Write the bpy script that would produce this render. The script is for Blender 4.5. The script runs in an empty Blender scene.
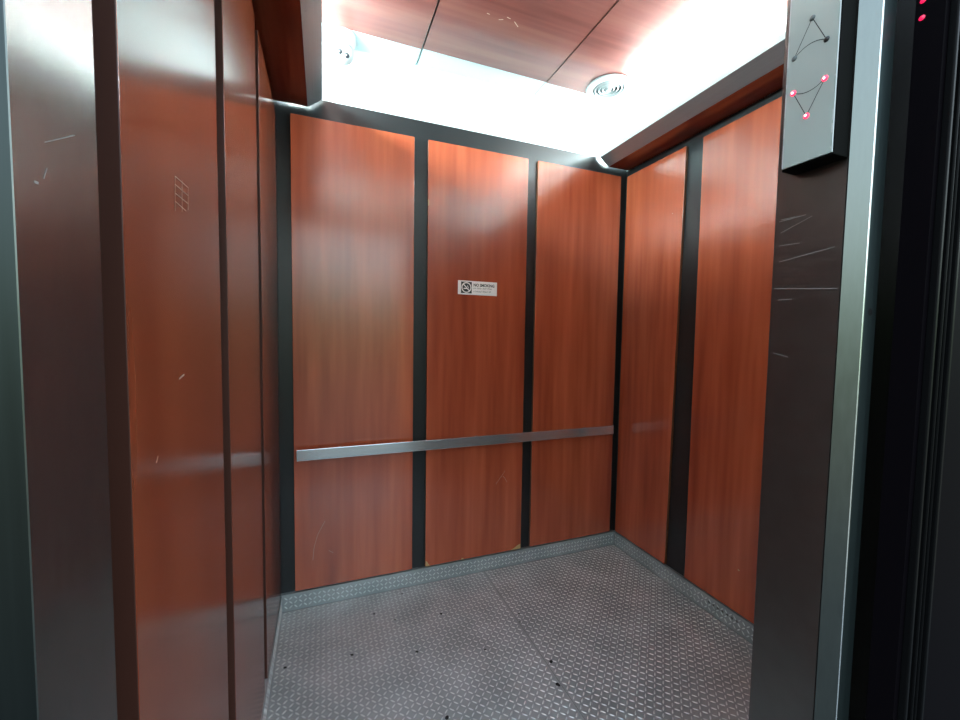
import bpy, bmesh, math, random
from mathutils import Vector, Matrix
random.seed(4)
sc = bpy.context.scene
C = sc.collection

# ------------------------------------------------------------------ measures
W = 2.181            # panel face to panel face, x
T = 0.018            # panel thickness
ZB, ZT = 0.102, 2.607        # bottom and top of wall panels
ZBAND = 2.712        # top of black band on the back wall
ZS = 2.655           # underside of the side soffits
ZC = 3.0             # underside of ceiling panels
YF = -1.79           # inside face of the front return
DOOR_R = 1.04        # right edge of the door opening

# ------------------------------------------------------------------ materials
def new_mat(name):
    m = bpy.data.materials.new(name); m.use_nodes = True
    nt = m.node_tree; b = nt.nodes['Principled BSDF']
    return m, nt, b

def simple(name, col, rough=.5, metal=0., spec=.5, coat=0., var=.06, scale=30., emit=None, es=0.):
    m, nt, b = new_mat(name)
    tc = nt.nodes.new('ShaderNodeTexCoord'); n = nt.nodes.new('ShaderNodeTexNoise')
    n.inputs['Scale'].default_value = scale
    nt.links.new(tc.outputs['Object'], n.inputs['Vector'])
    mx = nt.nodes.new('ShaderNodeMix'); mx.data_type = 'RGBA'
    mx.inputs['A'].default_value = (*[c*(1-var) for c in col], 1)
    mx.inputs['B'].default_value = (*[min(1, c*(1+var)) for c in col], 1)
    nt.links.new(n.outputs['Fac'], mx.inputs['Factor'])
    nt.links.new(mx.outputs['Result'], b.inputs['Base Color'])
    b.inputs['Roughness'].default_value = rough; b.inputs['Metallic'].default_value = metal
    b.inputs['Specular IOR Level'].default_value = spec
    b.inputs['Coat Weight'].default_value = coat
    if emit:
        b.inputs['Emission Color'].default_value = (*emit, 1); b.inputs['Emission Strength'].default_value = es
    return m

def wood(name, stretch, rough=.2, spec=.5, bright=1.0, gm=1., bmul=1.):
    """cherry laminate; stretch = noise scale per axis, small along the grain"""
    m, nt, b = new_mat(name)
    N = nt.nodes.new; L = nt.links.new
    tc = N('ShaderNodeTexCoord'); oi = N('ShaderNodeObjectInfo')
    add = N('ShaderNodeVectorMath'); add.operation = 'ADD'
    rv = N('ShaderNodeVectorMath'); rv.operation = 'SCALE'; rv.inputs[0].default_value = (13, 7, 5)
    L(oi.outputs['Random'], rv.inputs['Scale'])
    L(tc.outputs['Object'], add.inputs[0]); L(rv.outputs['Vector'], add.inputs[1])
    def nz(k, det, dist=0.):
        mp = N('ShaderNodeMapping'); mp.inputs['Scale'].default_value = [s*k for s in stretch]
        L(add.outputs['Vector'], mp.inputs['Vector'])
        n = N('ShaderNodeTexNoise'); n.inputs['Scale'].default_value = 1; n.inputs['Detail'].default_value = det
        n.inputs['Distortion'].default_value = dist
        L(mp.outputs['Vector'], n.inputs['Vector']); return n
    broad, mid, fine = nz(1, 2), nz(4, 2), nz(9, 1)
    r1 = N('ShaderNodeValToRGB')
    e = r1.color_ramp.elements
    k = bright
    e[0].position = .28; e[0].color = (.17*k, .0315*k*gm, .0135*k*bmul, 1)
    e[1].position = .72; e[1].color = (.34*k, .081*k*gm, .032*k*bmul, 1)
    x = e.new(.5); x.color = (.255*k, .0525*k*gm, .022*k*bmul, 1)
    m1 = N('ShaderNodeMix'); m1.data_type = 'FLOAT'; m1.inputs['Factor'].default_value = .3
    L(broad.outputs['Fac'], m1.inputs['A']); L(mid.outputs['Fac'], m1.inputs['B'])
    L(m1.outputs['Result'], r1.inputs['Fac'])
    r2 = N('ShaderNodeMapRange'); r2.inputs['From Min'].default_value = .3; r2.inputs['From Max'].default_value = .7
    r2.inputs['To Min'].default_value = .985; r2.inputs['To Max'].default_value = 1.015
    L(fine.outputs['Fac'], r2.inputs['Value'])
    mul = N('ShaderNodeVectorMath'); mul.operation = 'SCALE'
    L(r1.outputs['Color'], mul.inputs[0]); L(r2.outputs['Result'], mul.inputs['Scale'])
    L(mul.outputs['Vector'], b.inputs['Base Color'])
    b.inputs['Roughness'].default_value = rough; b.inputs['Specular IOR Level'].default_value = spec
    return m

def brushed(name, col, rough, stretch, var=.12, metal=1.0):
    m, nt, b = new_mat(name); N = nt.nodes.new; L = nt.links.new
    tc = N('ShaderNodeTexCoord'); mp = N('ShaderNodeMapping'); mp.inputs['Scale'].default_value = stretch
    n = N('ShaderNodeTexNoise'); n.inputs['Scale'].default_value = 1; n.inputs['Detail'].default_value = 4
    L(tc.outputs['Object'], mp.inputs['Vector']); L(mp.outputs['Vector'], n.inputs['Vector'])
    mx = N('ShaderNodeMix'); mx.data_type = 'RGBA'
    mx.inputs['A'].default_value = (*[c*(1-var) for c in col], 1); mx.inputs['B'].default_value = (*[min(1, c*(1+var)) for c in col], 1)
    L(n.outputs['Fac'], mx.inputs['Factor']); L(mx.outputs['Result'], b.inputs['Base Color'])
    mr = N('ShaderNodeMapRange'); mr.inputs['To Min'].default_value = rough*.85; mr.inputs['To Max'].default_value = rough*1.15
    L(n.outputs['Fac'], mr.inputs['Value']); L(mr.outputs['Result'], b.inputs['Roughness'])
    b.inputs['Metallic'].default_value = metal
    return m

def plate_mat(name, lo, hi, rough, metal=.85):
    """worn tread plate: grime in blotches"""
    m, nt, b = new_mat(name); N = nt.nodes.new; L = nt.links.new
    tc = N('ShaderNodeTexCoord'); n = N('ShaderNodeTexNoise'); n.inputs['Scale'].default_value = 5; n.inputs['Detail'].default_value = 6
    L(tc.outputs['Object'], n.inputs['Vector'])
    r = N('ShaderNodeValToRGB'); e = r.color_ramp.elements
    e[0].position = .3; e[0].color = (*lo, 1); e[1].position = .7; e[1].color = (*hi, 1)
    L(n.outputs['Fac'], r.inputs['Fac']); L(r.outputs['Color'], b.inputs['Base Color'])
    b.inputs['Roughness'].default_value = rough; b.inputs['Metallic'].default_value = metal
    return m

M = {}
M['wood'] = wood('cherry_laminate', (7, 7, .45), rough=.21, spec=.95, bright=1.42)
M['wood_left'] = wood('cherry_laminate_shaded', (3.6, 3.6, .25), rough=.2, spec=.6, bright=.62)  # same laminate as the other walls, with shade put into a darker colour
M['wood_ceiling'] = wood('cherry_laminate_ceiling', (.5, 9, 9), rough=.2, bright=.62, gm=1.65, bmul=3.3)  # hue paled so the colour itself carries some white gloss sheen
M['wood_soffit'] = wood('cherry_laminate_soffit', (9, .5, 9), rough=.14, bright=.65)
M['edge'] = simple('dark_wood_edge', (.05, .017, .011), rough=.45, spec=.3)
M['edge_light'] = simple('worn_wood_edge', (.16, .055, .02), rough=.5)
M['black'] = simple('black_laminate', (.011, .0127, .0135), rough=.32, spec=.5)
M['white'] = simple('white_laminate', (.62, .7, .7), rough=.45, var=.02)
M['white_strip'] = simple('white_ceiling_strip', (.55, .68, .7), rough=.5, var=.02)
M['steel'] = brushed('brushed_steel', (.20, .187, .18), .2, (400, 25, 25), metal=.93)
M['steel_right'] = brushed('scratched_brushed_steel', (.125, .113, .106), .34, (400, 25, 25), metal=.92)
M['steel_trim'] = brushed('brushed_steel_trim', (.135, .15, .143), .3, (400, 25, 25))
M['steel_dark'] = brushed('dull_green_steel', (.034, .042, .042), .35, (200, 200, 2))
M['steel_teal'] = brushed('teal_grey_steel', (.11, .15, .155), .38, (200, 200, 2))
M['rail'] = brushed('satin_rail_steel', (.72, .75, .76), .2, (3, 200, 200), metal=.85)
M['lip'] = brushed('grey_lip_metal', (.36, .39, .40), .35, (200, 3, 200), metal=.85)
M['lip_edge'] = simple('pale_lip_edge', (.5, .6, .6), rough=.5)
M['floor'] = plate_mat('tread_plate', (.29, .325, .32), (.41, .45, .445), .42, .35)
M['floor_raised'] = plate_mat('tread_plate_raised', (.56, .61, .6), (.72, .77, .76), .36, .45)
M['kick'] = plate_mat('kick_plate', (.27, .31, .31), (.40, .44, .44), .33, .5)
M['kick_raised'] = plate_mat('kick_plate_raised', (.62, .68, .68), (.76, .82, .82), .42, .35)
M['seam'] = simple('floor_seam_dirt', (.13, .135, .13), rough=.8)
M['scratch'] = simple('pale_scratch', (.42, .30, .22), rough=.7)
M['scratch_metal'] = simple('pale_metal_scratch', (.24, .225, .215), rough=.5)
M['chip'] = simple('bare_chipboard', (.42, .27, .11), rough=.9)
M['plastic'] = simple('white_plastic', (.4, .43, .43), rough=.4, var=.01)
M['lens'] = simple('dark_lens_glass', (.012, .014, .018), rough=.08)
M['vent_dark'] = simple('vent_shadow_gap', (.03, .035, .04), rough=.8)
M['vent'] = simple('white_vent_enamel', (.34, .37, .37), rough=.4, var=.02)
M['sign'] = simple('sign_plate_white', (.93, .95, .93), rough=.4, var=.02)
M['sign_dark'] = simple('sign_dark_ink', (.012, .03, .03), rough=.5)
M['box'] = simple('black_housing', (.003, .0028, .0025), rough=.5, spec=.03)
M['face'] = brushed('lantern_face_steel', (.36, .45, .43), .3, (5, 5, 5), var=.03, metal=.35)
M['worn'] = simple('worn_paint_edge', (.5, .53, .53), rough=.5)
M['lamp_off'] = simple('unlit_indicator', (.10, .115, .115), rough=.4)
M['lamp_black'] = simple('unlit_dark_indicator', (.008, .008, .008), rough=.3)
M['lamp_red'] = simple('lit_red_indicator', (.8, .03, .06), rough=.3, emit=(1, .02, .06), es=2.2)
M['lamp_core'] = simple('lit_red_core', (1, .7, .7), rough=.3, emit=(1, .45, .5), es=5)
M['red_glint'] = simple('glowing_red_reflection', (.3, .01, .03), rough=.3, emit=(.7, .005, .06), es=1.0)  # emission stands in for red reflections on the landing door
M['line'] = simple('engraved_line', (.018, .02, .02), rough=.5)
M['tube'] = simple('fluorescent_glow', (.9, .95, .95), emit=(.78, 1., 1.02), es=195.)
M['door'] = simple('black_door_enamel', (.0022, .0016, .0024), rough=.6, spec=.02)
M['door_rib'] = simple('black_door_moulding', (.003, .003, .0033), rough=.4, spec=.04)
M['speck'] = simple('dark_grit', (.006, .006, .006), rough=.8)
M['concrete'] = simple('landing_concrete', (.05, .05, .048), rough=.8, var=.2, scale=6)
M['caulk'] = simple('pale_caulk', (.1, .105, .105), rough=.6)

# ------------------------------------------------------------------ helpers
class MB:
    def __init__(s): s.v = []; s.f = []; s.mi = []; s.mats = []
    def slot(s, mat):
        if mat not in s.mats: s.mats.append(mat)
        return s.mats.index(mat)
    def face(s, pts, mat):
        n = len(s.v); s.v += [tuple(p) for p in pts]; s.f.append(tuple(range(n, n+len(pts)))); s.mi.append(s.slot(mat))
    def hexa(s, p, mat, mats=None):
        """p: 8 points, 0-3 bottom ccw, 4-7 top ccw; mats by face key"""
        n = len(s.v); s.v += [tuple(q) for q in p]
        for key, q in (('bottom', (3,2,1,0)), ('top', (4,5,6,7)), ('front', (0,1,5,4)), ('right', (1,2,6,5)), ('back', (2,3,7,6)), ('left', (3,0,4,7))):
            s.f.append(tuple(n+i for i in q)); s.mi.append(s.slot((mats or {}).get(key, mat)))
    def box(s, a, b, mat, mats=None):
        (x0,y0,z0),(x1,y1,z1) = a, b
        s.hexa([(x0,y0,z0),(x1,y0,z0),(x1,y1,z0),(x0,y1,z0),(x0,y0,z1),(x1,y0,z1),(x1,y1,z1),(x0,y1,z1)], mat, mats)
    def prism(s, prof, a, b, mat, axis='y', mats=None):
        """prof: 2D polygon swept along axis"""
        def P(q, t): return (q[0], t, q[1]) if axis == 'y' else ((t, q[0], q[1]) if axis == 'x' else (q[0], q[1], t))
        n = len(s.v); k = len(prof)
        s.v += [P(q, a) for q in prof] + [P(q, b) for q in prof]
        for i in range(k):
            j = (i+1) % k
            s.f.append((n+i, n+j, n+k+j, n+k+i)); s.mi.append(s.slot((mats or {}).get(i, mat)))
        s.f.append(tuple(n+i for i in reversed(range(k)))); s.mi.append(s.slot(mat))
        s.f.append(tuple(n+k+i for i in range(k))); s.mi.append(s.slot(mat))
    def lathe(s, prof, centre, axis, mat, seg=48, close=False):
        """prof: (r, h) along axis direction"""
        ax = Vector(axis).normalized(); u = ax.orthogonal().normalized(); w = ax.cross(u); c = Vector(centre)
        n = len(s.v); k = len(prof)
        for r, h in prof:
            for i in range(seg):
                t = 2*math.pi*i/seg
                s.v.append(tuple(c + ax*h + (u*math.cos(t) + w*math.sin(t))*max(r, 1e-5)))
        m = s.slot(mat)
        for j in range(k if close else k-1):
            for i in range(seg):
                i2 = (i+1) % seg; j2 = (j+1) % k
                s.f.append((n+j*seg+i, n+j*seg+i2, n+j2*seg+i2, n+j2*seg+i)); s.mi.append(m)
    def ribbon(s, pts, normal, w, mat, lift=.0004):
        """thin flat stroke along pts on a surface"""
        nrm = Vector(normal); P = [Vector(p) + nrm*lift for p in pts]
        for a, b in zip(P[:-1], P[1:]):
            d = (b-a)
            if d.length < 1e-6: continue
            sd = nrm.cross(d.normalized())*w/2
            s.face([a-sd, b-sd, b+sd, a+sd], mat)
    def build(s, name, parent=None, bevel=0., smooth=False, bseg=2, loc=None):
        me = bpy.data.meshes.new(name)
        org = Vector(loc) if loc else Vector((0, 0, 0))
        me.from_pydata([Vector(v)-org for v in s.v], [], s.f)
        for m in s.mats: me.materials.append(M[m])
        me.polygons.foreach_set('material_index', s.mi)
        bm = bmesh.new(); bm.from_mesh(me)
        if len(bm.verts) < 60000: bmesh.ops.recalc_face_normals(bm, faces=bm.faces)
        bm.to_mesh(me); bm.free()
        if smooth:
            me.polygons.foreach_set('use_smooth', [True]*len(me.polygons))
        me.update()
        o = bpy.data.objects.new(name, me); C.objects.link(o); o.location = org
        if smooth:
            try: me.set_sharp_from_angle(angle=math.radians(38))
            except Exception: pass
        if bevel:
            b = o.modifiers.new('bevel', 'BEVEL'); b.width = bevel; b.segments = bseg; b.limit_method = 'ANGLE'
        if parent: o.parent = parent; o.location = org - parent_origin(parent)
        return o

def parent_origin(p):
    o = Vector((0, 0, 0))
    while p: o += p.location; p = p.parent
    return o
def tag(o, label, cat, group=None):
    o['label'] = label; o['category'] = cat
    if group: o['group'] = group
    return o
def empty(name, loc, label, cat, group=None):
    o = bpy.data.objects.new(name, None); C.objects.link(o); o.location = loc; o.empty_display_size = .05
    return tag(o, label, cat, group)
def struct(o, label=None):
    o['kind'] = 'structure'
    if label: o['label'] = label
    return o

# ------------------------------------------------------------------ tread plate
def lozenge(mb, c, u, w, n, mat, L=.0115, B=.0031, h=.0022):
    """one raised lug: long axis u, short axis w, normal n"""
    k = len(mb.v); c = Vector(c)
    ring = [(1,0),(.55,.8),(0,1),(-.55,.8),(-1,0),(-.55,-.8),(0,-1),(.55,-.8)]
    for a, b in ring: mb.v.append(tuple(c + u*a*L + w*b*B))
    mb.v.append(tuple(c + u*L*.5 + n*h)); mb.v.append(tuple(c - u*L*.5 + n*h))
    A, B2 = k+8, k+9; r = [k+i for i in range(8)]
    fs = [(r[0],r[1],A),(r[1],r[2],A),(r[2],B2,A),(r[2],r[3],B2),(r[3],r[4],B2),(r[4],r[5],B2),(r[5],r[6],B2),(r[6],A,B2),(r[6],r[7],A),(r[7],r[0],A)]
    m = mb.slot(mat)
    for f in fs: mb.f.append(f); mb.mi.append(m)
def tread(mb, o, ex, ey, n, lx, ly, mat, p=.024):
    """lugs on a lattice over the rectangle o + [0,lx]*ex + [0,ly]*ey"""
    ex, ey, n, o = Vector(ex), Vector(ey), Vector(n), Vector(o)
    d1 = (ex+ey).normalized(); d2 = (ex-ey).normalized()
    nx, ny = int(lx/p), int(ly/p)
    for i in range(nx):
        for j in range(ny):
            a, b = (i+.5)*p + (lx-nx*p)/2, (j+.5)*p + (ly-ny*p)/2
            u, w = (d1, d2) if (i+j) % 2 else (d2, d1)
            lozenge(mb, o + ex*a + ey*b, u, w, n, mat)

f = MB()
f.box((-.03, YF-.15, -.05), (W+.03, .03, 0), 'floor')
XS = 1.165
tread(f, (0, YF, 0), (1,0,0), (0,1,0), (0,0,1), XS-.001, -YF, 'floor_raised')
tread(f, (XS+.001, YF, 0), (1,0,0), (0,1,0), (0,0,1), W-XS-.001, -YF, 'floor_raised')
f.face([(XS-.0008,YF,.0004),(XS+.0008,YF,.0004),(XS+.0008,0,.0004),(XS-.0008,0,.0004)], 'seam')
fl = f.build('floor'); struct(fl, 'worn grey steel tread plate floor of the lift car')

# ------------------------------------------------------------------ walls (black laminate behind the panels, white above)
w = MB(); w.box((-.07, T, 0), (W+.07, .07, ZBAND), 'black'); w.box((-.07, T, ZBAND), (W+.07, .07, 3.06), 'white')
struct(w.build('wall_back'), 'black back wall behind the wood panels, white above')
w = MB(); w.box((-.07, YF, 0), (-.026, T, ZS), 'black'); w.box((-.07, YF, ZS), (-.026, T, 3.06), 'white')
struct(w.build('wall_left'))
w = MB(); w.box((W+T, YF, 0), (W+.07, T, ZS), 'black'); w.box((W+T, YF, ZS), (W+.07, T, 3.06), 'white')
struct(w.build('wall_right'))
w = MB(); w.box((DOOR_R+.0605, -1.83, 0), (W+.07, YF, ZS), 'steel'); w.box((DOOR_R, -1.83, ZS), (W+.07, YF, 3.06), 'white')
w.box((-.07, -1.83, 2.5), (DOOR_R, YF, ZS), 'steel'); w.box((-.07, -1.83, ZS), (DOOR_R, YF, 3.06), 'white')
struct(w.build('wall_front'))
w = MB(); w.box((-.07, -1.83, 3.022), (W+.07, .07, 3.07), 'white'); struct(w.build('ceiling'))

# kick plates
k = MB(); k.box((-T+.001, -.003, .0005), (W+T, T-.0005, .095), 'kick')
tread(k, (0, -.003, 0), (1,0,0), (0,0,1), (0,-1,0), W, .095, 'kick_raised', p=.024)
k.face([(0,-.0036,.0006),(W,-.0036,.0006),(W,-.0036,.0022),(0,-.0036,.0022)], 'seam')
struct(k.build('baseboard_back'), 'tread plate kick strip along the foot of the back wall')
k = MB(); k.box((W-.003, YF, .0005), (W+T-.0005, -.004, .095), 'kick')
tread(k, (W-.003, YF, 0), (0,1,0), (0,0,1), (-1,0,0), -YF-.004, .095, 'kick_raised', p=.024)
for i in range(7):
    y = -.785 - i*.027
    k.lathe([(0, .0006), (.0065, .0006)], (W-.0036, y, .061), (-1,0,0), 'seam', seg=14)
k.face([(W-.0036,YF,.0006),(W-.0036,-.004,.0006),(W-.0036,-.004,.0022),(W-.0036,YF,.0022)], 'seam')
struct(k.build('baseboard_right'), 'tread plate kick strip with a row of vent holes at right')
k = MB(); k.box((-.0255, YF+.001, .0005), (.003, -.004, .095), 'kick')
tread(k, (.003, YF, 0), (0,1,0), (0,0,1), (1,0,0), -YF-.004, .095, 'kick_raised', p=.024)
struct(k.build('baseboard_left'), 'tread plate kick strip along the foot of the left wall')

# ------------------------------------------------------------------ wood wall panels
GP = 'cherry wood panels on the lift walls'
def finish(mb, label, loc):
    o = mb.build('wall_panel', bevel=.0015, loc=loc)
    return tag(o, label, 'wall panel', GP)
def back_panel(x0, x1, label, extra=None):
    m = MB()
    m.box((x0, 0, ZB), (x1, T-.0005, ZT), 'wood', {'left':'edge_light','right':'edge','top':'edge','bottom':'edge'})
    if extra: extra(m)
    return finish(m, label, ((x0+x1)/2, T/2, ZB))
def ex1(m):
    m.ribbon([(.221,0,.469),(.2,0,.43),(.185,0,.402),(.172,0,.36),(.164,0,.327),(.158,0,.261)], (0,-1,0), .0018, 'scratch')
    m.ribbon([(.24,0,.30),(.262,0,.283)], (0,-1,0), .0015, 'scratch')
def ex2(m):
    m.ribbon([(1.239,0,.556),(1.266,0,.592),(1.301,0,.634)], (0,-1,0), .0014, 'scratch')
    m.ribbon([(1.287,0,.603),(1.30,0,.588),(1.316,0,.561)], (0,-1,0), .0014, 'scratch')
    for pts in ([(1.345,ZB),(1.4215,ZB),(1.4215,.136),(1.40,.128),(1.375,.114)], [(.785,ZB),(.815,ZB),(.806,.112),(.797,.128),(.785,.14)], [(1.01,ZB),(1.03,ZB),(1.024,.112),(1.014,.113)]):
        m.face([(x, -.0004, z) for x, z in pts], 'chip')
    m.face([(.785,-.0004,2.236),(.79,-.0004,2.242),(.79,-.0004,2.27),(.785,-.0004,2.276)], 'chip')
back_panel(.0685, .7038, 'cherry wood back wall panel farthest left, scratched near its foot', ex1)
back_panel(.7839, 1.4233, 'cherry wood back wall panel carrying the no smoking sign', ex2)
back_panel(1.4929, 2.1395, 'cherry wood back wall panel at the right, beside the corner')

def right_panel(yt0, yt1, yb0, yb1, label, extra=None):
    m = MB(); x0, x1 = W, W+T-.0005
    m.hexa([(x0,yb1,ZB),(x1,yb1,ZB),(x1,yb0,ZB),(x0,yb0,ZB),(x0,yt1,ZT),(x1,yt1,ZT),(x1,yt0,ZT),(x0,yt0,ZT)], 'wood',
           {'front':'edge_light','back':'edge','top':'edge','bottom':'edge'})
    if extra: extra(m)
    return finish(m, label, (W+T/2, (yb0+yb1)/2, ZB))
def exr(m):
    m.ribbon([(W,-.416,2.251),(W,-.424,2.243)], (-1,0,0), .003, 'scratch')
def exr2(m):
    m.ribbon([(W,-.935,.327),(W,-.944,.325)], (-1,0,0), .006, 'chip')
right_panel(-.012, -.502, -.008, -.466, 'narrow cherry wood panel on the right wall nearest the back corner', exr)
right_panel(-.6154, -1.16, -.6154, -1.16, 'cherry wood panel on the right wall next to the steel door post', exr2)
right_panel(-1.235, -1.785, -1.235, -1.785, 'cherry wood panel on the right wall hidden behind the steel door post')

def left_panel(y0, y1, label, extra=None):
    m = MB()
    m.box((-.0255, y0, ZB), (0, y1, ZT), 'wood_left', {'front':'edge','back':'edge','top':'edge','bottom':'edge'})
    if extra: extra(m)
    return finish(m, label, (-T/2, (y0+y1)/2, ZB))
def exl(m):
    S = [((-1.542,1.736),(-1.546,1.68)), ((-1.507,1.742),(-1.511,1.688)), ((-1.474,1.741),(-1.478,1.701)),
         ((-1.542,1.736),(-1.475,1.74)), ((-1.543,1.723),(-1.476,1.726)), ((-1.544,1.709),(-1.477,1.712)), ((-1.545,1.696),(-1.489,1.696)),
         ((-1.653,1.305),(-1.646,1.313))]
    for a, b in S: m.ribbon([(0,*a),(0,*b)], (1,0,0), .0012, 'scratch')
    m.ribbon([(0,-1.548,1.412),(0,-1.535,1.415),(0,-1.522,1.417)], (1,0,0), .003, 'scratch')
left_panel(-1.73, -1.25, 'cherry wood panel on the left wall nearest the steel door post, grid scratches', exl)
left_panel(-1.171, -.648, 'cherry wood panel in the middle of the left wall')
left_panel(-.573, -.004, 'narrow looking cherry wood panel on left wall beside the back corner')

# ------------------------------------------------------------------ handrail
rail = empty('handrail', (W/2, -.05, .857), 'flat brushed steel handrail across the back wall', 'handrail')
m = MB()
m.box((.084, -.056, .829), (2.1, -.047, .888), 'rail'); m.build('rail_bar', rail, bevel=.002, loc=(1.09, -.05, .858))
for x in (.3, 1.1, 1.9):
    m = MB(); m.lathe([(.0, 0), (.011, 0), (.011, .044), (.022, .0445), (.022, .047), (0, .047)], (x, -.047, .858), (0,1,0), 'rail', seg=24)
    m.build('bracket', rail, smooth=True, loc=(x, -.02, .858))

# ------------------------------------------------------------------ no smoking sign
SY = -.0035
sg = empty('no_smoking_sign', (1.095, 0, 1.784), 'small white no smoking sign stuck on the middle back panel', 'sign')
tilt = math.radians(.9)
m = MB(); m.box((.969, SY, 1.743), (1.222, -.0003, 1.826), 'sign'); m.build('sign_plate', sg, bevel=.002, loc=(1.095, 0, 1.784))
y = SY-.0006
ic = MB(); cx, cz, hs = 1.022, 1.785, .034
ic.face([(cx-hs, y, cz-hs), (cx+hs, y, cz-hs), (cx+hs, y, cz+hs), (cx-hs, y, cz+hs)], 'sign_dark')
icon = ic.build('no_smoking_symbol', sg, loc=(cx, y, cz))
rg = MB(); y2 = y-.0004
N_ = 40
for i in range(N_):
    a, b = 2*math.pi*i/N_, 2*math.pi*(i+1)/N_
    rg.face([(cx+r*math.cos(t), y2, cz+r*math.sin(t)) for r, t in ((.0315,a),(.0315,b),(.0255,b),(.0255,a))], 'sign')
rg.ribbon([(cx-.019, y2, cz+.019), (cx+.019, y2, cz-.019)], (0,-1,0), .006, 'sign', 0)
# pale cigarette with smoke curl
rg.face([(cx-.018, y2, cz-.009), (cx+.004, y2, cz-.009), (cx+.004, y2, cz-.003), (cx-.018, y2, cz-.003)], 'sign')
rg.ribbon([(cx+.015, y2, cz-.006), (cx+.013, y2, cz+.003), (cx+.006, y2, cz+.006), (cx+.008, y2, cz+.014)], (0,-1,0), .003, 'sign', 0)
rg.build('ring_and_cigarette', icon, loc=(cx, y2, cz))
def text(name, s, size, x, z, yy, parent, mat, width=None):
    cu = bpy.data.curves.new(name, 'FONT'); cu.body = s; cu.size = size; cu.resolution_u = 3; cu.offset = size*.03
    tmp = bpy.data.objects.new(name, cu); C.objects.link(tmp)
    bpy.context.view_layer.update()
    me = bpy.data.meshes.new_from_object(tmp.evaluated_get(bpy.context.evaluated_depsgraph_get()))
    bpy.data.objects.remove(tmp)
    xs = [v.co.x for v in me.vertices]; kx = (width/(max(xs)-min(xs))) if width else 1
    x0 = min(xs)
    for v in me.vertices: v.co = ((v.co.x-x0)*kx, 0, v.co.y)
    me.materials.clear(); me.materials.append(M[mat])
    o = bpy.data.objects.new(name, me); C.objects.link(o)
    o.parent = parent; o.location = Vector((x, yy, z)) - parent_origin(parent)
    return o
text('headline_text', 'NO SMOKING', .024, 1.068, 1.7945, y, sg, 'sign_dark', .136)
# the two lines of tiny unreadable print
for z, words in ((1.7795, (.016,.034,.026,.03)), (1.7605, (.006,.044,.036,.014))):
    t = MB(); x = 1.068
    for wd in words:
        q = x
        while q < x+wd-.001:
            hgt = random.choice((.006, .008, .009)); ww = min(.0042, x+wd-q)
            t.face([(q, y, z), (q+ww*.3, y, z), (q+ww*.3, y, z+hgt), (q, y, z+hgt)], 'sign_dark')
            zz = z + random.choice((0, .5, .85))*hgt
            t.face([(q, y-.0001, zz), (q+ww*.8, y-.0001, zz), (q+ww*.8, y-.0001, zz+.0016), (q, y-.0001, zz+.0016)], 'sign_dark')
            q += .0048
        x += wd+.0045
    t.build('fine_print', sg, loc=(1.12, y, z))

# ------------------------------------------------------------------ side soffits with cove lights
def soffit(side, label):
    X = (lambda x: x) if side < 0 else (lambda x: W-x)
    r = empty('cove_soffit', (X(.08), -.9, ZS), label, 'soffit', 'light coves along the side walls')
    y0, y1 = YF+.002, -.001
    m = MB()
    E0 = -.0255 if side < 0 else -T+.0005
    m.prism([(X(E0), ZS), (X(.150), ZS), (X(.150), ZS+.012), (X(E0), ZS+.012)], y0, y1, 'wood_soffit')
    p = m.build('soffit_board', r, loc=(X(.07), -.9, ZS))
    m = MB()
    m.prism([(X(.151), ZS-.001), (X(.2215), 2.705), (X(.2215), 2.735), (X(.2190), 2.735), (X(.2190), 2.708), (X(.149), ZS+.003)], y0, y1, 'lip', mats={1:'lip_edge', 2:'lip_edge'})
    m.ribbon([(X(.16), -.66, ZS+.004), (X(.17), -.655, ZS+.012)], (0, 0, -1), .004, 'scratch_metal', .001)
    p = m.build('metal_lip', r, loc=(X(.19), -.9, 2.69))
    # fluorescent batten lying on the board
    for k_, (ya, yb) in enumerate(((y0+.05, -.92), (-.88, -.06))):
        m = MB(); m.box((X(-.0255 if side < 0 else -T+.0005), ya, 2.752), (X(.050), yb, 2.812), 'white')
        b = m.build('lamp_batten', r, loc=(X(.03), (ya+yb)/2, 2.79))
        m = MB(); m.lathe([(0, 0), (.016, 0), (.016, yb-ya-.04), (0, yb-ya-.04)], (X(.078), ya+.02, 2.794), (0,1,0), 'tube', seg=12)
        m.build('fluorescent_tube', b, smooth=True, loc=(X(.078), (ya+yb)/2, 2.794))
    m = MB()   # caulk line where the lip meets the back wall
    m.ribbon([(X(0), T-.019, ZS-.002), (X(.151), T-.019, ZS-.002), (X(.2215), T-.019, 2.703)], (0,-1,0), .0018, 'caulk', .001)
    m.build('caulk_line', r, loc=(X(.1), 0, ZS))
    return r
soffit(-1, 'dark cherry soffit with grey metal lip along the left wall top')
soffit(1, 'dark cherry soffit with pale metal lip along the right wall top')

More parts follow.
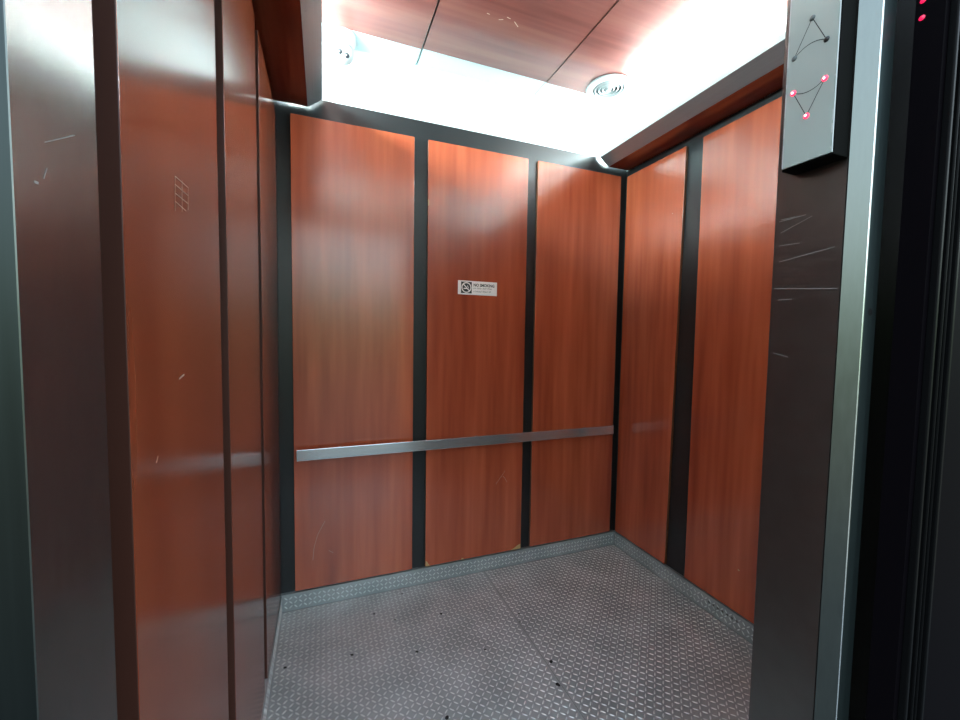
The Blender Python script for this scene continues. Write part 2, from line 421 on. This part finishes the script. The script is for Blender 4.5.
# ------------------------------------------------------------------ ceiling panels
xs = [-.016, .715, 1.463, W+.016]
names = ['glossy cherry ceiling panel on the left, behind the security camera', 'glossy cherry ceiling panel in the middle, between the two seams',
         'glossy cherry ceiling panel on the right holding the round vent']
for i in range(3):
    a, b = xs[i]+(.001, .004, .0012)[i], xs[i+1]-(.004, .0012, .001)[i]
    r = empty('ceiling_panel', ((a+b)/2, -.9, ZC+.01), names[i], 'ceiling panel', 'cherry panels of the car ceiling')
    dz = (0, .004, .001)[i]
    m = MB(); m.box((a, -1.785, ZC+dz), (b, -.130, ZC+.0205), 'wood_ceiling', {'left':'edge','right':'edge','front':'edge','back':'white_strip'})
    if i == 1:
        for p_, q_ in (((.943,-.478),(.958,-.476)), ((1.01,-.463),(1.03,-.472)), ((1.04,-.492),(1.06,-.488)), ((1.085,-.48),(1.116,-.456))):
            m.ribbon([(*p_, ZC+dz), (*q_, ZC+dz)], (0,0,-1), .004, 'scratch')
    m.build('cherry_board', r, bevel=.001, loc=((a+b)/2, -.95, ZC+.01))
    m = MB(); m.box((a, -.1295, ZC+.006+dz), (b, T-.001, ZC+.0205), 'white_strip'); m.build('white_edge_strip', r, loc=((a+b)/2, -.06, ZC+.01))

# round air vent
vc = (1.83, -.235, ZC)
v = empty('ceiling_vent', vc, 'round white ringed air vent in the ceiling near back right corner', 'air vent')
m = MB(); m.lathe([(.0, .0015), (.118, .0015)], vc, (0,0,-1), 'vent_dark', seg=56); m.build('duct_opening', v, loc=vc)
m = MB(); m.lathe([(.128, 0), (.132, .004), (.128, .010), (.105, .016), (.092, .012), (.092, .002)], vc, (0,0,-1), 'vent', seg=64); m.build('vent_rim', v, smooth=True, loc=vc)
for rr in (.078, .056, .034):
    m = MB(); m.lathe([(rr+.005, .003), (rr+.001, .015), (rr-.002, .0165), (rr-.004, .015), (rr, .003)], vc, (0,0,-1), 'vent', seg=56, close=True)
    m.build('vent_ring', v, smooth=True, loc=vc)
m = MB(); m.lathe([(0, .02), (.010, .02), (.015, .016), (.016, .003)], vc, (0,0,-1), 'vent', seg=32); m.build('vent_hub', v, smooth=True, loc=vc)

# ------------------------------------------------------------------ security camera
cc = Vector((.322, -.075, ZC+.004))
s_ = empty('security_camera', cc, 'white turret security camera at ceiling in the back left corner', 'camera')
m = MB(); m.lathe([(0, 0), (.062, 0), (.062, .03), (.058, .042), (.046, .062), (.0, .062)], cc, (0,0,-1), 'plastic', seg=48); m.build('mounting_base', s_, smooth=True, loc=cc)
bc = cc + Vector((.002, -.014, -.098)); look = Vector((-.12, -1, -.42)).normalized()
m = MB(); R = .046
prof = [(R*math.sin(t), -R*math.cos(t)) for t in [math.pi*i/20 for i in range(16)]] + [(.030, R*.74), (.0, R*.74)]
m.lathe(prof, bc, look, 'plastic', seg=40); ball = m.build('camera_ball', s_, smooth=True, loc=bc)
m = MB(); R2 = .0475
m.lathe([(R2*math.sin(t), -R2*math.cos(t)) for t in (1.45, 1.55, 1.65)], bc + look*.002, look, 'vent_dark', seg=40); m.build('shadow_gap', ball, smooth=True, loc=bc)
sd = look.cross(Vector((0,0,1))).normalized(); upv = sd.cross(look)
for sgn in (-1, 1):
    lc = bc + look*(R*.75) + sd*sgn*.0165 + upv*(-.006 + sgn*.006)
    m = MB(); m.lathe([(0, .004), (.006, .0035), (.0115, .002), (.0125, 0)], lc, look, 'lens', seg=24); m.build('lens', ball, smooth=True, loc=lc)

# ------------------------------------------------------------------ door posts (stainless)
m = MB()
m.prism([(.0235, -1.845), (.0004, -1.9143), (-.0004, -1.915), (-.35, -1.915), (-.35, -1.905), (-.06, -1.905), (-.06, -1.80), (-.02, -1.80)], 0, 2.5, 'steel', axis='z', mats={1:'steel_trim', 2:'steel_dark'})
def jx(p): return (.0235 + (p[0]+1.845)*.3333, p[0], p[1])
JN = Vector((.9487, -.3162, 0))
for a, b in (((-1.891,1.64),(-1.866,1.658)), ((-1.893,1.61),(-1.890,1.62))):
    m.ribbon([jx(a), jx(b)], JN, .0006, 'scratch_metal')
m.ribbon([jx((-1.9,1.605)), jx((-1.897,1.605))], JN, .002, 'scratch_metal')
struct(m.build('trim_1'), 'brushed steel door post at the left edge')

m = MB(); X = DOOR_R
m.prism([(X, -1.7895), (X, -1.903), (X+.004, -1.9035), (X+.06, -1.9035), (X+.06, -1.831), (X+.06,-1.7905)], 0, 2.5, 'steel_right', axis='z')
for a, b in (((-1.801,1.695),(-1.854,1.713)), ((-1.799,1.671),(-1.836,1.669)), ((-1.8,1.72),(-1.825,1.719)), ((-1.795,1.59),(-1.90,1.579)), ((-1.799,1.465),(-1.827,1.458)),
             ((-1.801,1.64),(-1.892,1.651)), ((-1.797,1.717),(-1.844,1.718)), ((-1.803,1.567),(-1.828,1.567))):
    m.ribbon([(X,*a),(X,*b)], (-1,0,0), .0009, 'scratch_metal')
struct(m.build('trim_2'), 'scratched brushed steel door post at right')
m = MB()
m.prism([(X, -1.905), (X+.0102, -1.9320), (X+.0112, -1.9330), (X+.0125, -1.9333), (X+.045, -1.9333), (X+.045, -1.905)], 0, 2.5, 'steel_trim', axis='z', mats={1:'rail', 2:'steel_trim', 3:'steel_teal'})
m.lathe([(0, .0012), (.006, .0012)], (X+.026, -1.9333, 1.538), (0,-1,0), 'lamp_black', seg=16)
struct(m.build('trim_3'), 'bright rounded steel edge strip of the right door post')

# dark landing door at right
m = MB(); m.box((X+.06, -1.985, 0), (2.3, -1.95, 2.6), 'door'); d = m.build('door_1'); struct(d, 'black landing door slid open at the right edge')
m = MB()
for x0, x1, dy in ((X+.072, X+.080, .010), (X+.098, X+.103, .008), (X+.110, X+.114, .008), (X+.118, X+.126, .012)):
    m.box((x0, -1.985-dy, 0), (x1, -1.984, 2.6), 'door_rib')
m.build('door_moulding', d, bevel=.003)

# ------------------------------------------------------------------ direction lantern on the right post
FX = .9985
ln = empty('direction_lantern', (X, -1.865, 1.795), 'metal faced lift arrow lantern, lower triangle lit red, on right post', 'indicator light')
m = MB(); m.box((FX+.003, -1.9035, 1.795), (X-.0003, -1.8215, 2.3), 'box'); m.build('housing', ln, bevel=.0015, loc=(1.02, -1.865, 2.0))
m = MB(); m.box((FX, -1.9015, 1.799), (FX+.0029, -1.8235, 2.296), 'face', {'front':'worn','back':'worn'})
fp = m.build('face_plate', ln, loc=(FX, -1.865, 2.05))
for y_, z0, z1 in ((-1.8246, 1.80, 1.84), (-1.8246, 1.853, 1.871), (-1.8246, 1.89, 1.93), (-1.8246, 1.94, 1.947), (-1.8246, 1.975, 2.02), (-1.8246, 2.03, 2.2),
                  (-1.9003, 1.805, 1.808), (-1.9003, 1.83, 1.845), (-1.9003, 1.85, 1.868), (-1.9003, 1.92, 1.923)):
    m = MB(); m.ribbon([(FX, y_, z0), (FX, y_, z1)], (-1,0,0), .0016, 'worn'); m.build('worn_edge_mark', fp, loc=(FX, y_, z0))
up = [(-1.861, 2.037), (-1.8845, 1.987), (-1.835, 1.986)]
dn = [(-1.860, 1.876), (-1.8855, 1.924), (-1.8365, 1.926)]
for tri, kinds, bend in ((up, ('lamp_off', 'lamp_black', 'lamp_off'), .009), (dn, ('lamp_red',)*3, -.009)):
    m = MB(); ap, a, b = tri
    m.ribbon([(FX, *ap), (FX, *a)], (-1,0,0), .0012, 'line'); m.ribbon([(FX, *ap), (FX, *b)], (-1,0,0), .0012, 'line')
    arc = []
    for i in range(13):
        t = i/12; arc.append((FX, a[0]+(b[0]-a[0])*t, a[1]+(b[1]-a[1])*t + bend*4*t*(1-t)))
    m.ribbon(arc, (-1,0,0), .0012, 'line')
    m.build('arrow_outline', fp, loc=(FX, -1.86, tri[0][1]))
    for (yy, zz), kd in zip(tri, kinds):
        m = MB(); c_ = (FX-.0002, yy, zz)
        m.lathe([(0, .0024), (.0023, .0021), (.004, .0011), (.0046, 0)], c_, (-1,0,0), kd, seg=20)
        if kd == 'lamp_red': m.lathe([(0, .0030), (.0018, .0026)], c_, (-1,0,0), 'lamp_core', seg=12)
        lamp = m.build('indicator_lamp_or_glint', ln, smooth=True, loc=c_)
        lamp['label'] = 'lit red indicator dot' if kd == 'lamp_red' else 'unlit grey indicator dot'

for z_, kd, lb in ((1.998, 'red_glint', 'lower small red dot, added to glow as a reflection, on the black landing door edge'), (2.024, 'red_glint', 'upper small red dot, added to glow as a reflection, on the black landing door edge')):
    m = MB(); c_ = (X+.0601, -1.9585, z_)  # glowing dots added to imitate red reflections on the door edge
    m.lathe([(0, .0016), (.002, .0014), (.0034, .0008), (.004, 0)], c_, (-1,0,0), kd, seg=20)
    q_ = m.build('indicator_lamp_or_glint', d, smooth=True, loc=c_); q_['label'] = lb

# ------------------------------------------------------------------ grit on the floor
for x, yy, s in ((.634,-.058,.005), (.8,-.299,.008), (1.195,-.441,.006), (1.188,-.785,.010), (1.151,-.904,.011), (.661,-.886,.009), (.622,-.516,.008),
                 (.561,-.262,.005), (.463,-.178,.006), (.334,-.431,.008), (.05,-.407,.008), (.929,-.614,.006), (1.249,-.065,.004), (1.215,-.065,.004), (1.17,-.50,.005)):
    b = bmesh.new(); bmesh.ops.create_icosphere(b, subdivisions=2, radius=s*.75)
    for vtx in b.verts:
        vtx.co *= random.uniform(.8, 1.2); vtx.co.z = max(vtx.co.z*.45, -s*.05); vtx.co.x *= 1.3
    me = bpy.data.meshes.new('grit_speck'); b.to_mesh(me); b.free(); me.materials.append(M['speck'])
    o = bpy.data.objects.new('grit_speck', me); C.objects.link(o); o.location = (x, yy, .0012); o.rotation_euler.z = random.uniform(0, 3)
    tag(o, 'tiny dark speck of grit lying on the tread plate floor', 'grit', 'grit specks on the floor')

# ------------------------------------------------------------------ landing outside the door (seen only in reflections)
m = MB(); m.box((-2.5, -4.2, -.06), (3.5, -1.99, -.01), 'concrete'); o = m.build('floor_landing'); struct(o)

# ------------------------------------------------------------------ world: open air behind the viewer
wd = bpy.data.worlds.new('outdoors'); sc.world = wd; wd.use_nodes = True
nt = wd.node_tree; N = nt.nodes.new; L = nt.links.new
tc = N('ShaderNodeTexCoord'); sp = N('ShaderNodeSeparateXYZ'); L(tc.outputs['Generated'], sp.inputs['Vector'])
nz = N('ShaderNodeTexNoise'); nz.inputs['Scale'].default_value = 6; nz.inputs['Detail'].default_value = 5
L(tc.outputs['Generated'], nz.inputs['Vector'])
ad = N('ShaderNodeMath'); ad.operation = 'MULTIPLY_ADD'; ad.inputs[1].default_value = .22
L(nz.outputs['Fac'], ad.inputs[0]); L(sp.outputs['Z'], ad.inputs[2])
rp = N('ShaderNodeValToRGB'); L(ad.outputs['Value'], rp.inputs['Fac'])
e = rp.color_ramp.elements
e[0].position = 0; e[0].color = (.10, .11, .10, 1)
e[1].position = 1; e[1].color = (.55, .75, 1., 1)
for pos, col in ((.10, (.07, .11, .05)), (.20, (.16, .24, .10)), (.255, (.8, .95, .95)), (.45, (.75, .9, 1.))):
    x = e.new(pos); x.color = (*col, 1)
bg = nt.nodes['Background']; L(rp.outputs['Color'], bg.inputs['Color']); bg.inputs['Strength'].default_value = 2.3

# ------------------------------------------------------------------ camera
yaw, pitch, roll, fpx = .3670, .0552, .0147, 407.4341
cy, sy = math.cos(yaw), math.sin(yaw)
r = Vector((cy, -sy, 0)); fw = Vector((sy*math.cos(pitch), cy*math.cos(pitch), -math.sin(pitch))); u = r.cross(fw)
cr, sr = math.cos(roll), math.sin(roll)
R_ = r*cr + u*sr; U_ = u*cr - r*sr
cam = bpy.data.cameras.new('camera'); co = bpy.data.objects.new('camera', cam); C.objects.link(co)
mw = Matrix((R_, U_, -fw)).transposed().to_4x4(); mw.translation = (.2193, -2.337, 1.4865)
co.matrix_world = mw
cam.sensor_width = 36; cam.lens = fpx/960*36; cam.clip_start = .01
sc.camera = co

# sampling aids only (no look change)
cy_ = sc.cycles
cy_.use_denoising = True; cy_.denoising_prefilter = 'ACCURATE'
cy_.use_guiding = False; cy_.sample_clamp_indirect = 7; cy_.blur_glossy = 1.0
M['tube'].cycles.emission_sampling = 'FRONT'
cy_.caustics_refractive = False; cy_.use_adaptive_sampling = False
cy_.max_bounces = 10; cy_.diffuse_bounces = 6; cy_.glossy_bounces = 6
sc.view_settings.view_transform = 'Standard'
sc.view_settings.exposure = 0.85
